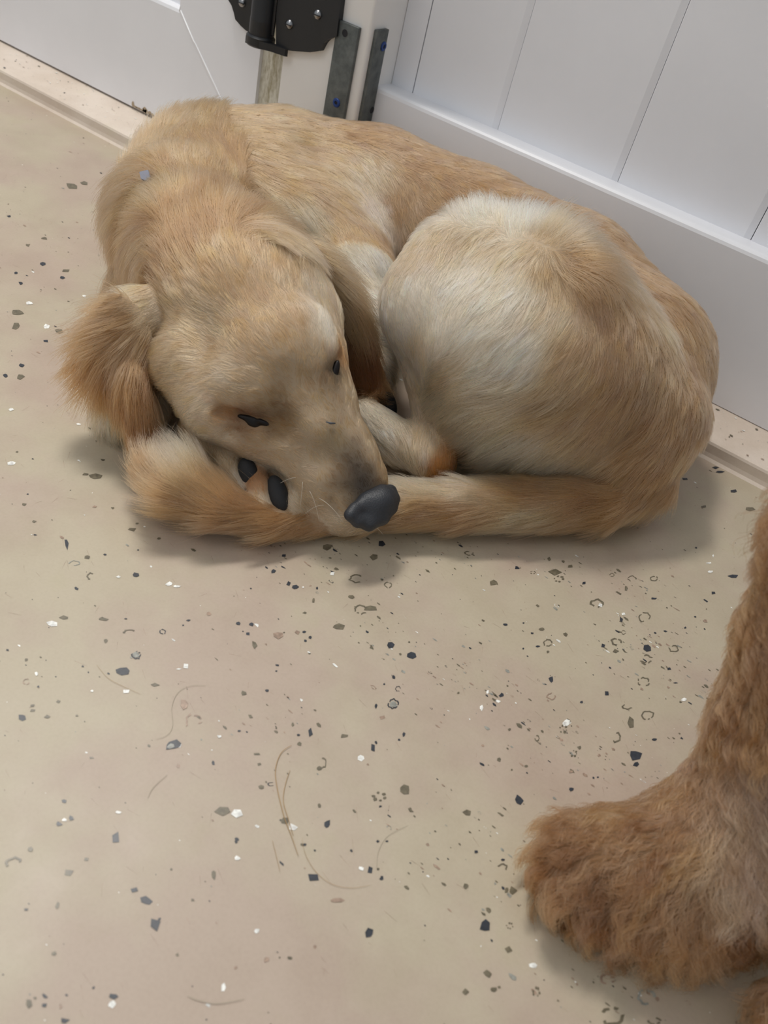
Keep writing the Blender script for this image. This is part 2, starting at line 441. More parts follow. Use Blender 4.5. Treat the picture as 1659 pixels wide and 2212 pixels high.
# metal straps on the post
M_zinc, nt, b = material('weathered_zinc', lin(128, 130, 128), 0.55, 0.55)
n = noise_node(nt, 60, 5, 0.65)
nt.links.new(ramp(nt, n.outputs['Fac'], [(.3, lin(84, 88, 87)), (.7, lin(116, 119, 117))]).outputs[0], b.inputs['Base Color'])
bump(nt, b, n.outputs['Fac'], .2, .0008)
M_blue, _, _ = material('blue_screw_coating', lin(38, 66, 130), 0.4, 0.3)
M_hole, _, _ = material('dark_socket', lin(24, 24, 30), 0.7)
def screw(parent, c, axis, name, r=.0056, mat=None, slot=False):
    mb = MB()
    a = np.array(axis, float)
    c = np.array(c, float)
    mb.lathe(c, a, [(0, r), (.0008, r), (.0016, r * .85), (.0018, r * .45), (.0010, r * .40)], 24, 0)
    mb.lathe(c + a * .0009, a, [(0, r * .4), (.00015, r * .4)], 6, 1)
    return mb.build(name, [mat or M_blue, M_hole], parent, smooth=True, flat_angle=35)
def strap(loc_box, screws, holes, label, axis):
    a, b_ = loc_box
    root = empty('post_strap', ((a[0] + b_[0]) / 2, (a[1] + b_[1]) / 2, a[2]))
    tag(root, label, 'metal strap')
    mb = MB()
    mb.box(a, b_, 0, .0009)
    for h in holes:
        h = np.array(h)
        mb.lathe(h, axis, [(0, .0042), (.00015, .0042)], 20, 1)
        mb.lathe(h, axis, [(0, .0050), (.0001, .0052), (.0003, .0046), (.0001, .0042)], 20, 0)
    mb.build('flat_bar', [M_zinc, M_hole], root, smooth=True, flat_angle=35)
    for c in screws:
        screw(root, c, axis, 'screw')
yS = PY - .006
h1 = at_y(745, 72, yS); s1 = at_y(727, 222, yS)
a1 = at_y(729, 44, yS); a2 = at_y(776, 58, yS)
strap(((a1[0], yS, CURB_Z + .004), (a2[0], PY - .0001, (a1[2] + a2[2]) / 2)), [s1], [h1],
      'grey flat metal strap with empty top hole on the front face of the white post', (0, -1, 0))
xS = PX1 + .005
s2 = at_x(828, 100, xS); h2 = at_x(803, 238, xS)
b1 = at_x(816, 66, xS); b2 = at_x(852, 71, xS)
strap(((PX1 + .0001, b1[1], CURB_Z + .004), (xS, min(b2[1], -.0008), b1[2])), [s2], [h2],
      'grey flat metal strap with blue top screw beside the boarded panel', (1, 0, 0))

# black gate hinge
M_black, nt, b = material('black_plastic', lin(26, 27, 30), 0.42, 0, 0.5)
n = noise_node(nt, 400, 3)
bump(nt, b, n.outputs['Fac'], .15, .0005)
M_steel, _, _ = material('steel_screw', lin(150, 150, 152), 0.3, 1.0)
hr = empty('hinge', (-.3, -.02, .2))
hr.parent = gate
hr.matrix_parent_inverse = Matrix.Translation(-gate.location)
def leaf(pix, y, th, name):
    mb = MB()
    pts = [at_y(px, py, y) for px, py in pix]
    pts = [(p[0], y, p[2]) for p in pts]
    mb.prism(pts, (0, th, 0), 0)
    return mb.build(name, M_black, hr)
yP = PY - .0094
arc = [(724 - 4 - 30 * math.sin(t), 112 - 30 * math.cos(t) + 2) for t in np.linspace(.15, 1.45, 8)]
leaf([(596, -420), (742, -420), (736, 0), (727, 78)] + [(727, 79), (716, 81), (706, 86), (699, 93), (694, 102), (690, 110), (670, 113), (630, 110), (596, 104)], yP, .009, 'post_leaf')
leaf([(455, -420), (560, -420), (560, 78), (542, 72), (531, 66), (520, 56), (508, 42), (505, 28), (500, 12), (493, 0)], -.009, .009, 'gate_leaf')
bc = at_y(560, 60, -.05)
bx = MB()
zb = at_y(556, 98, -.065)[2]
def Z(py, y=-.055): return at_y(560, py, y)[2]
cx0 = at_y(560, 60, -.05)[0]
cy0 = -.045
R_ = .0190
bx.lathe((cx0, cy0, Z(104)), (0, 0, 1), [(0, R_ * .9), (.002, R_), (.011, R_), (.0125, R_ * .92), (.0135, R_ * .9)], 32)
bx.build('barrel_foot', M_black, hr, smooth=True, flat_angle=35)
bx = MB()
z0 = Z(104) + .0135
bx.lathe((cx0, cy0, z0), (0, 0, 1), [(0, R_ * .84), (.016, R_ * .84), (.0175, R_ * .84), (.019, R_ * .82), (.2, R_ * .82)], 32)
bx.build('barrel', M_black, hr, smooth=True, flat_angle=35)
bx = MB()
bx.prism([(cx0 - .012, cy0 - .0155, Z(104) + .001), (cx0 + .010, cy0 - .0160, Z(104) + .001), (cx0 + .024, cy0 - .008, Z(104) + .001), (cx0 + .044, yP - .003, Z(104) + .001), (cx0 + .046, yP + .0002, Z(104) + .001), (cx0 - .004, yP + .0002, Z(104) + .001)], (0, 0, .0085), 0)
bx.box((cx0 - .004, cy0, Z(104) + .016), (cx0 + .02, yP + .001, .45), 0, .002)
bx.build('knuckle_arm', M_black, hr, smooth=True, flat_angle=35)
bx = MB()
bx.box((cx0 - .03, -.03, Z(75)), (cx0 - .006, -.008, .45), 0, .003)
bx.build('gate_arm', M_black, hr, smooth=True, flat_angle=35)
for (px, py), y in (((622, 53), yP), ((683, 32), yP), ((520, 6), -.009)):
    p = at_y(px, py, y - .003)
    mb = MB()
    mb.lathe((p[0], y, p[2]), (0, -1, 0), [(0, .0058), (.0012, .0056), (.0030, .0042), (.0040, .0020), (.0042, .0006)], 24, 0)
    mb.box((p[0] - .0055, y - .0046, p[2] - .0005), (p[0] + .0055, y - .0025, p[2] + .0005), 1)
    mb.build('screw', [M_steel, M_hole], hr, smooth=True, flat_angle=50)

#@@DOGS
# ------------------------------------------------------------------ distance-field sculpting
def pt(px, py, z, rpx):
    """point on the sight line of a pixel at height z, radius given in pixels there"""
    p = at(px, py, z)
    d = (RCW[:, 2] @ (CAM - p))
    return (*p, rpx * d / FPX)
def sd_cap(P, a, b):
    A, B = np.array(a[:3]), np.array(b[:3])
    ba = B - A
    L2 = ba @ ba + 1e-12
    pa = P - A
    h = np.clip(pa @ ba / L2, 0, 1)
    d = pa - h[:, None] * ba
    return np.sqrt((d * d).sum(1)) - (a[3] + (b[3] - a[3]) * h)
def sd_ell(P, c, axes, r):
    q = (P - np.array(c)) @ np.array(axes).T
    r = np.array(r)
    k0 = np.sqrt(((q / r) ** 2).sum(1))
    k1 = np.sqrt(((q / (r * r)) ** 2).sum(1)) + 1e-9
    return k0 * (k0 - 1) / k1
def smin(a, b, k):
    h = np.clip(0.5 + 0.5 * (b - a) / k, 0, 1)
    return b + (a - b) * h - k * h * (1 - h)
def group_sdf(P, prims, k):
    out = None
    for pr in prims:
        if pr[0] == 'c':
            d = None
            for a, b in zip(pr[1][:-1], pr[1][1:]):
                e = sd_cap(P, a, b)
                d = e if d is None else smin(d, e, k * .4)
        else:
            d = sd_ell(P, *pr[1:])
        out = d if out is None else smin(out, d, k)
    return out
def chain(*q):
    return ('c', [pt(*p) for p in q])
def flap(px, py, z, upx, rl, rw, rt, tilt=0.0, roll=0.0):
    """flattened ellipsoid: upx = long-axis direction in the picture plane, tilt/roll turn it in depth"""
    c = pt(px, py, z, 1)
    s = c[3]
    e1 = RCW @ np.array([upx[0], -upx[1], 0.0]); e1 /= np.linalg.norm(e1)
    n = RCW[:, 2].copy()
    e1 = e1 * math.cos(tilt) + n * math.sin(tilt)
    n = n - (n @ e1) * e1; n /= np.linalg.norm(n)
    e2 = np.cross(n, e1)
    n2 = n * math.cos(roll) + e2 * math.sin(roll)
    e2b = np.cross(n2, e1)
    return ('e', c[:3], [e1, e2b, n2], [rl * s, rw * s, rt * s])

def sculpt(groups, lo, hi, vox, carve=None, floor_z=0.002):
    n = np.ceil((np.array(hi) - np.array(lo)) / vox).astype(int)
    ax = [lo[i] + vox * np.arange(n[i]) for i in range(3)]
    F = np.empty(tuple(n), np.float32)
    Y, Zz = np.meshgrid(ax[1], ax[2], indexing='ij')
    for i0 in range(0, n[0], 8):
        i1 = min(n[0], i0 + 8)
        X3 = np.repeat(ax[0][i0:i1], Y.size)
        P = np.stack([X3, np.tile(Y.ravel(), i1 - i0), np.tile(Zz.ravel(), i1 - i0)], 1)
        F[i0:i1] = full_sdf(P, groups, carve, floor_z).reshape(i1 - i0, n[1], n[2])
    g = vdb.FloatGrid(1.0)
    g.copyFromArray(F)
    pts, tris, quads = g.convertToPolygons(isovalue=0.0, adaptivity=0.0)
    pts = np.array(pts) * vox + np.array(lo)
    return pts, np.array(tris).reshape(-1, 3), np.array(quads).reshape(-1, 4)
def full_sdf(P, groups, carve=None, floor_z=0.002):
    d = None
    for name, prims, k, kj in groups:
        e = group_sdf(P, prims, k)
        d = e if d is None else smin(d, e, kj)
    if carve:
        for prims, k in carve:
            e = -group_sdf(P, prims, .004)
            d = -smin(-d, -e, k)
    if floor_z is not None:
        d = -smin(-d, -(floor_z - P[:, 2]), .004)
    return d
ALIAS = {'neck': 'head'}
def group_of(P, groups):
    D = np.stack([group_sdf(P, g[1], g[2]) for g in groups], 1)
    names = [g[0] for g in groups]
    am = np.array([names.index(ALIAS.get(n_, n_)) for n_ in names])
    return am[D.argmin(1)]

def to_tris(tris, quads):
    return np.concatenate([tris, quads[:, [0, 1, 2]], quads[:, [0, 2, 3]]]).astype(int) if len(quads) else tris.astype(int)
class Coat:
    """coat colour, hair direction, length and lift given at a few spots and blended over the body"""
    def __init__(s, verts, T, groups, spots, defaults):
        s.V, s.T, s.groups = verts, T, groups
        s.bvh = BVHTree.FromPolygons([Vector(v) for v in verts], [tuple(t) for t in T.tolist()])
        P, D, N, L, C, A, G = [], [], [], [], [], [], []
        gname = [g[0] for g in groups]
        origin = Vector(CAM)
        for (gr, px, py, dx, dy, ln, col, lift) in spots:
            hit = s.bvh.ray_cast(origin, Vector(ray(px, py)).normalized())
            if hit[0] is None:
                hit = s.bvh.find_nearest(Vector(at(px, py, .06)))
            p, nn = np.array(hit[0]), np.array(hit[1])
            if nn @ RCW[:, 2] < 0: nn = -nn
            d = RCW @ np.array([dx, -dy, 0.0])
            d = d - (d @ nn) * nn
            d /= np.linalg.norm(d) + 1e-9
            P.append(p); D.append(d); N.append(nn); L.append(ln); C.append(col); A.append(lift); G.append(gname.index(ALIAS.get(gr, gr)))
        s.P, s.D, s.N, s.L, s.C, s.A, s.G = map(np.array, (P, D, N, L, C, A, G))
    def sample(s, P, N, G, power=4.0):
        outD, outL, outC, outA = np.zeros_like(P), np.zeros(len(P)), np.zeros((len(P), 3)), np.zeros(len(P))
        for g in np.unique(G):
            m = G == g
            c = s.G == g
            if not c.any(): c[:] = True
            for i0 in range(0, m.sum(), 40000):
                idx = np.flatnonzero(m)[i0:i0 + 40000]
                d2 = ((P[idx][:, None] - s.P[c][None]) ** 2).sum(2)
                nn = N[idx] @ s.N[c].T
                w = (1 / (d2 + 8e-5)) ** (power / 2) * (0.15 + np.clip(nn, 0, 1))
                w /= w.sum(1, keepdims=True)
                outD[idx] = w @ s.D[c]; outL[idx] = w @ s.L[c]; outC[idx] = w @ s.C[c]; outA[idx] = w @ s.A[c]
        outD -= (outD * N).sum(1, keepdims=True) * N
        outD /= np.linalg.norm(outD, axis=1, keepdims=True) + 1e-9
        return outD, outL, outC, outA
def wob(P, f, seed):
    r = np.random.default_rng(seed)
    o = np.zeros(len(P))
    for i in range(5):
        k = r.normal(size=3) * f * (1 + .5 * i)
        o += np.sin(P @ k + r.uniform(0, 6.28)) / (1 + .4 * i)
    return o / 2.2

def body_mesh(name, pts, tris, quads, mat, parent, vcol):
    me = bpy.data.meshes.new(name)
    me.from_pydata(pts.tolist(), [], tris.tolist() + quads.tolist())
    me.materials.append(mat)
    me.polygons.foreach_set('use_smooth', [True] * len(me.polygons))
    a = me.color_attributes.new('coat', 'FLOAT_COLOR', 'POINT')
    a.data.foreach_set('color', np.concatenate([vcol, np.ones((len(vcol), 1))], 1).astype(np.float32).ravel())
    me.update()
    o = bpy.data.objects.new(name, me)
    scene.collection.objects.link(o)
    if parent:
        o.parent = parent
        o.matrix_parent_inverse = Matrix.Translation(-parent.location)
    return o

def attr_material(name, attr, rough, spec, hair=False):
    m = bpy.data.materials.new(name)
    m.use_nodes = True
    nt = m.node_tree
    b = nt.nodes['Principled BSDF']
    at_ = nt.nodes.new('ShaderNodeAttribute')
    at_.attribute_name = attr
    b.inputs['Roughness'].default_value = rough
    b.inputs['Specular IOR Level'].default_value = spec
    nt.links.new(at_.outputs['Color'], b.inputs['Base Color'])
    return m
M_skin = attr_material('coat_underlayer', 'coat', 0.9, 0.1)
M_hair = attr_material('dog_hair', 'coat', 0.55, 0.18)
def hair_material(name, rough=.32, rad=.45, coat=0.0):
    m = bpy.data.materials.new(name)
    m.use_nodes = True
    nt = m.node_tree
    nt.nodes.remove(nt.nodes['Principled BSDF'])
    h = nt.nodes.new('ShaderNodeBsdfHairPrincipled')
    h.model = 'CHIANG'
    h.parametrization = 'COLOR'
    a = nt.nodes.new('ShaderNodeAttribute')
    a.attribute_name = 'coat'
    nt.links.new(a.outputs['Color'], h.inputs['Color'])
    h.inputs['Roughness'].default_value = rough
    h.inputs['Radial Roughness'].default_value = rad
    h.inputs['Random Roughness'].default_value = .2
    nt.links.new(h.outputs[0], nt.nodes['Material Output'].inputs[0])
    return m

M_hair = hair_material('dog_hair')

def grow(name, coat, parent, N, seed, r0, nguide, clump, wave=0.0, wavef=500., colvar=.10, K=6, lenvar=.25, exclude=None, zmin=.004, mat=None, spread=.16, gam=1.8, tint=(1.0, .96, .97)):
    r = np.random.default_rng(seed)
    V, T = coat.V, coat.T
    A, B, C = V[T[:, 0]], V[T[:, 1]], V[T[:, 2]]
    nr = np.cross(B - A, C - A)
    ar = np.linalg.norm(nr, axis=1) + 1e-15
    fn = nr / ar[:, None]
    # vertex normals for smooth roots
    VN = np.zeros_like(V)
    for k in range(3): np.add.at(VN, T[:, k], nr)
    VN /= np.linalg.norm(VN, axis=1, keepdims=True) + 1e-15
    def scatter(n):
        t = r.choice(len(T), size=n, p=ar / ar.sum())
        u, v = r.random(n), r.random(n)
        f = u + v > 1
        u[f], v[f] = 1 - u[f], 1 - v[f]
        w = 1 - u - v
        P = A[t] * w[:, None] + B[t] * u[:, None] + C[t] * v[:, None]
        Nn = VN[T[t, 0]] * w[:, None] + VN[T[t, 1]] * u[:, None] + VN[T[t, 2]] * v[:, None]
        Nn /= np.linalg.norm(Nn, axis=1, keepdims=True) + 1e-9
        return P, Nn
    P, Nn = scatter(N)
    keep = P[:, 2] > zmin
    if exclude is not None: keep &= ~exclude(P)
    P, Nn = P[keep], Nn[keep]
    G = group_of(P, coat.groups)
    D, L, C_, Lift = coat.sample(P, Nn, G)
    n = len(P)
    # direction wander, low and medium frequency
    side = np.cross(Nn, D)
    ang = .16 * wob(P, 90, seed + 1) + .13 * wob(P, 260, seed + 2) + r.normal(size=n) * spread * .6
    D = D * np.cos(ang)[:, None] + side * np.sin(ang)[:, None]
    side = np.cross(Nn, D)
    L = L * (1 + lenvar * r.normal(size=n)).clip(.4, 1.6)
    Lift = Lift * (1 + .35 * wob(P, 200, seed + 5) + .3 * r.normal(size=n)).clip(.15, 2.2)
    s = np.linspace(0, 1, K)
    X = np.empty((n, K, 3))
    ph = wob(P, 130, seed + 3) * 3 + wob(P, 60, seed + 4) * 3
    for k in range(K):
        t = s[k]
        h = np.sin(Lift) * (t - .55 * t * t)
        X[:, k] = P + L[:, None] * (D * (t * np.cos(Lift * (1 - .5 * t)))[:, None] + Nn * h[:, None])
        if wave:
            X[:, k] += side * (wave * t * np.sin(t * L * wavef + ph))[:, None] + Nn * (wave * .6 * t * np.cos(t * L * wavef + ph * 1.3))[:, None]
    # clumps: every strand leans to the strand at its clump centre
    gi = r.choice(n, size=nguide, replace=False)
    kd = KDTree(nguide)
    for j, i in enumerate(gi): kd.insert(P[i], j)
    kd.balance()
    near = np.array([kd.find(p)[1] for p in P])
    gsel = gi[near]
    same = (G[gsel] == G)
    offs = P[gsel] - P
    cl = clump * np.where(same, 1, 0)[:, None] * (.5 + .5 * r.random(n))[:, None]
    for k in range(1, K):
        w = (s[k] ** 1.3) * cl
        lenratio = (L / L[gsel]).clip(.5, 1.5)[:, None]
        target = X[gsel, k] * 1.0
        X[:, k] = X[:, k] * (1 - w) + target * w
    X[:, :, 2] = np.maximum(X[:, :, 2], .0015)
    # colour
    cv = colvar * (.75 * r.normal(size=nguide)[near] + .6 * r.normal(size=n) + .5 * wob(P, 60, seed + 9))
    col = C_ * np.exp(cv)[:, None]
    warm = .03 * r.normal(size=n) + .05 * r.normal(size=nguide)[near]
    col[:, 2] *= np.exp(-warm); col[:, 0] *= np.exp(warm * .3)
    col = (col ** gam * np.array(tint)).clip(0.004, .95)
    cu = bpy.data.hair_curves.new(name)
    cu.add_curves([K] * n)
    cu.position_data.foreach_set('vector', X.astype(np.float32).ravel())
    ra = cu.attributes.new('radius', 'FLOAT', 'POINT')
    rad = r0 * (1 - .72 * s ** 1.5)[None, :] * (.8 + .4 * r.random(n))[:, None]
    ra.data.foreach_set('value', rad.astype(np.float32).ravel())
    ca = cu.attributes.new('coat', 'FLOAT_COLOR', 'CURVE')
    ca.data.foreach_set('color', np.concatenate([col, np.ones((n, 1))], 1).astype(np.float32).ravel())
    cu.materials.append(mat or M_hair)
    o = bpy.data.objects.new(name, cu)
    scene.collection.objects.link(o)
    o.parent = parent
    o.matrix_parent_inverse = Matrix.Translation(-parent.location)
    return o

# ------------------------------------------------------------------ the sleeping dog
G1 = [
 ('trunk', [chain((420, 400, .090, 135), (600, 405, .095, 152), (800, 450, .095, 160), (1000, 535, .095, 165), (1200, 650, .10, 185), (1340, 795, .095, 188), (1365, 900, .085, 150), (1345, 985, .06, 112)),
            chain((700, 500, .09, 130), (760, 600, .085, 90)),
            chain((560, 430, .105, 115), (640, 500, .10, 105)),
            chain((1200, 760, .10, 190), (1290, 900, .08, 150))], .035, .03),
 ('neck', [chain((440, 385, .100, 125), (405, 480, .105, 150), (430, 560, .11, 150)),
           chain((365, 395, .09, 115), (340, 470, .08, 92)),
           chain((570, 420, .105, 95), (500, 360, .112, 92), (400, 350, .10, 85)),
           chain((345, 640, .05, 100), (285, 882, .028, 74))], .022, .032),
 ('head', [chain((520, 660, .125, 160), (560, 645, .13, 145)),
           chain((470, 610, .12, 160), (440, 560, .115, 150)),
           chain((520, 600, .124, 152), (600, 770, .122, 118)),
           chain((415, 785, .095, 88), (470, 860, .085, 86), (560, 915, .075, 76)),
           chain((660, 700, .122, 78), (680, 775, .112, 66), (692, 860, .10, 66)),
           chain((600, 790, .118, 122), (655, 890, .092, 104), (722, 985, .066, 88), (768, 1040, .052, 70)),
           chain((500, 890, .062, 64), (600, 962, .052, 50), (690, 1040, .044, 46), (755, 1095, .034, 42)),
           chain((690, 1085, .024, 30), (740, 1118, .020, 30), (790, 1118, .022, 30))], .020, .020),
 ('chest', [chain((730, 530, .088, 90), (765, 620, .085, 84), (785, 710, .070, 76), (797, 800, .045, 56), (802, 840, .03, 46))], .015, .024),
 ('thigh', [chain((938, 640, .148, 100), (1010, 620, .146, 136), (1110, 690, .138, 180), (1180, 790, .12, 190)),
            chain((1180, 790, .12, 190), (1180, 890, .08, 140)),
            chain((1180, 760, .13, 170), (1290, 830, .105, 165)),
            chain((952, 690, .136, 104), (1050, 760, .125, 150), (1060, 840, .10, 130))], .045, .018),
 ('shank', [chain((905, 700, .118, 64), (925, 800, .09, 52), (940, 900, .055, 46), (938, 985, .035, 42)),
            chain((938, 990, .032, 44), (860, 955, .028, 46), (790, 900, .028, 40))], .012, .010),
 ('tail', [chain((1380, 1025, .045, 80), (1300, 1075, .036, 64), (1150, 1088, .031, 58), (1000, 1092, .029, 55), (880, 1092, .027, 51), (790, 1110, .018, 36), (690, 1128, .016, 28), (590, 1128, .020, 34), (475, 1092, .030, 50), (398, 1050, .036, 68), (356, 1022, .036, 52), (378, 1000, .038, 34))], .012, .006),
 ('ear', [flap(268, 775, .088, (.10, 1), 140, 66, 20, -.2, .5),
          flap(300, 690, .105, (-.7, 1), 80, 58, 32, 0, .3),
          flap(298, 880, .062, (.16, 1), 92, 40, 17, -.1, .5),
          flap(212, 770, .080, (.12, 1), 80, 34, 14, 0, .2)], .012, .006),
 ('ear_far', [flap(695, 600, .138, (.70, 1), 100, 46, 22, -.3, -.4),
              flap(770, 738, .088, (.26, 1), 148, 42, 18, -.38, -.5)], .012, .006),
 ('paw', [chain((430, 930, .035, 45), (490, 985, .032, 42)),
          chain((475, 960, .040, 34), (492, 1010, .042, 26), (506, 1050, .036, 20)),
          chain((540, 1000, .038, 28), (560, 1052, .040, 25), (566, 1088, .032, 23)),
          chain((600, 1020, .034, 26), (634, 1080, .036, 22), (642, 1098, .029, 18))], .006, .003),
]
lo, hi = (-.26, -.80, -.01), (.50, .02, .30)
def orient(V, T, Q):
    TT = to_tris(T, Q)
    a, b, d = V[TT[:, 0]], V[TT[:, 1]], V[TT[:, 2]]
    if (np.cross(b - a, d - a) * a).sum() < 0:
        TT = TT[:, ::-1].copy()
        T = T[:, ::-1].copy() if len(T) else T
        Q = Q[:, ::-1].copy()
    return TT, T, Q
Vc, Tc, Qc = sculpt(G1, lo, hi, .007)
TTc, _, _ = orient(Vc, Tc, Qc)
def surf(V, TT):
    bvh = BVHTree.FromPolygons([Vector(v) for v in V], [tuple(t) for t in TT.tolist()])
    def hit(px, py, off=0.0, rpx=1.0):
        h = bvh.ray_cast(Vector(CAM), Vector(ray(px, py)).normalized())
        p, n = np.array(h[0]), np.array(h[1])
        if n @ RCW[:, 2] < 0: n = -n
        d = RCW[:, 2] @ (CAM - p)
        return (*(p + n * off), rpx * d / FPX)
    return hit
hitc = surf(Vc, TTc)
def on(*q):
    return ('c', [hitc(*p) for p in q])
# features laid on the rough form: brows, cheek bones, lip folds, then eye sockets, stop and folds cut in
head = [g for g in G1 if g[0] == 'head'][0][1]
[g for g in G1 if g[0] == 'thigh'][0][1].append(on((955, 510, -.014, 36), (1040, 485, -.016, 42), (1140, 505, -.014, 44), (1220, 560, -.012, 40), (1270, 605, -.012, 30)))
head += [on((485, 828, -.012, 40), (530, 850, -.012, 36), (590, 862, -.014, 30)),
         on((690, 690, -.014, 44), (712, 740, -.014, 36)),
         on((470, 915, -.012, 40), (540, 955, -.012, 34), (610, 975, -.012, 34)),
         on((640, 1010, -.012, 34), (690, 1062, -.012, 34), (728, 1100, -.012, 30)),
         on((700, 900, -.020, 50), (770, 1010, -.018, 46))]
CARVE = [([on((512, 892, .0012, 7), (545, 907, .0016, 12), (582, 912, .0012, 8))], .004),
         ([on((478, 886, .003, 10), (512, 894, .003, 10))], .008),
         ([on((500, 930, .004, 10), (560, 938, .005, 13), (612, 925, .006, 16))], .010),
         ([on((640, 848, .014, 42), (665, 880, .014, 42))], .020),
         ([on((712, 800, .003, 10), (728, 790, .003, 10), (733, 770, .003, 8))], .006),
         ([on((640, 930, .012, 34), (690, 985, .012, 34))], .014),
         ([on((720, 1075, .003, 7), (735, 1105, .003, 7))], .004)]
VOX = .0033
V1, T1, Q1 = sculpt(G1, lo, hi, VOX, CARVE)
TT1, T1, Q1 = orient(V1, T1, Q1)
hit1 = surf(V1, TT1)
GOLD, GOLD2, CREAM, PALE = lin(206, 178, 147), lin(193, 163, 133), lin(246, 230, 208), lin(230, 206, 178)
EARC, TAILC, GREY, FACE, RUST = lin(180, 144, 108), lin(194, 162, 130), lin(98, 92, 88), lin(213, 188, 158), lin(152, 114, 80)
EYEB = lin(136, 114, 90)
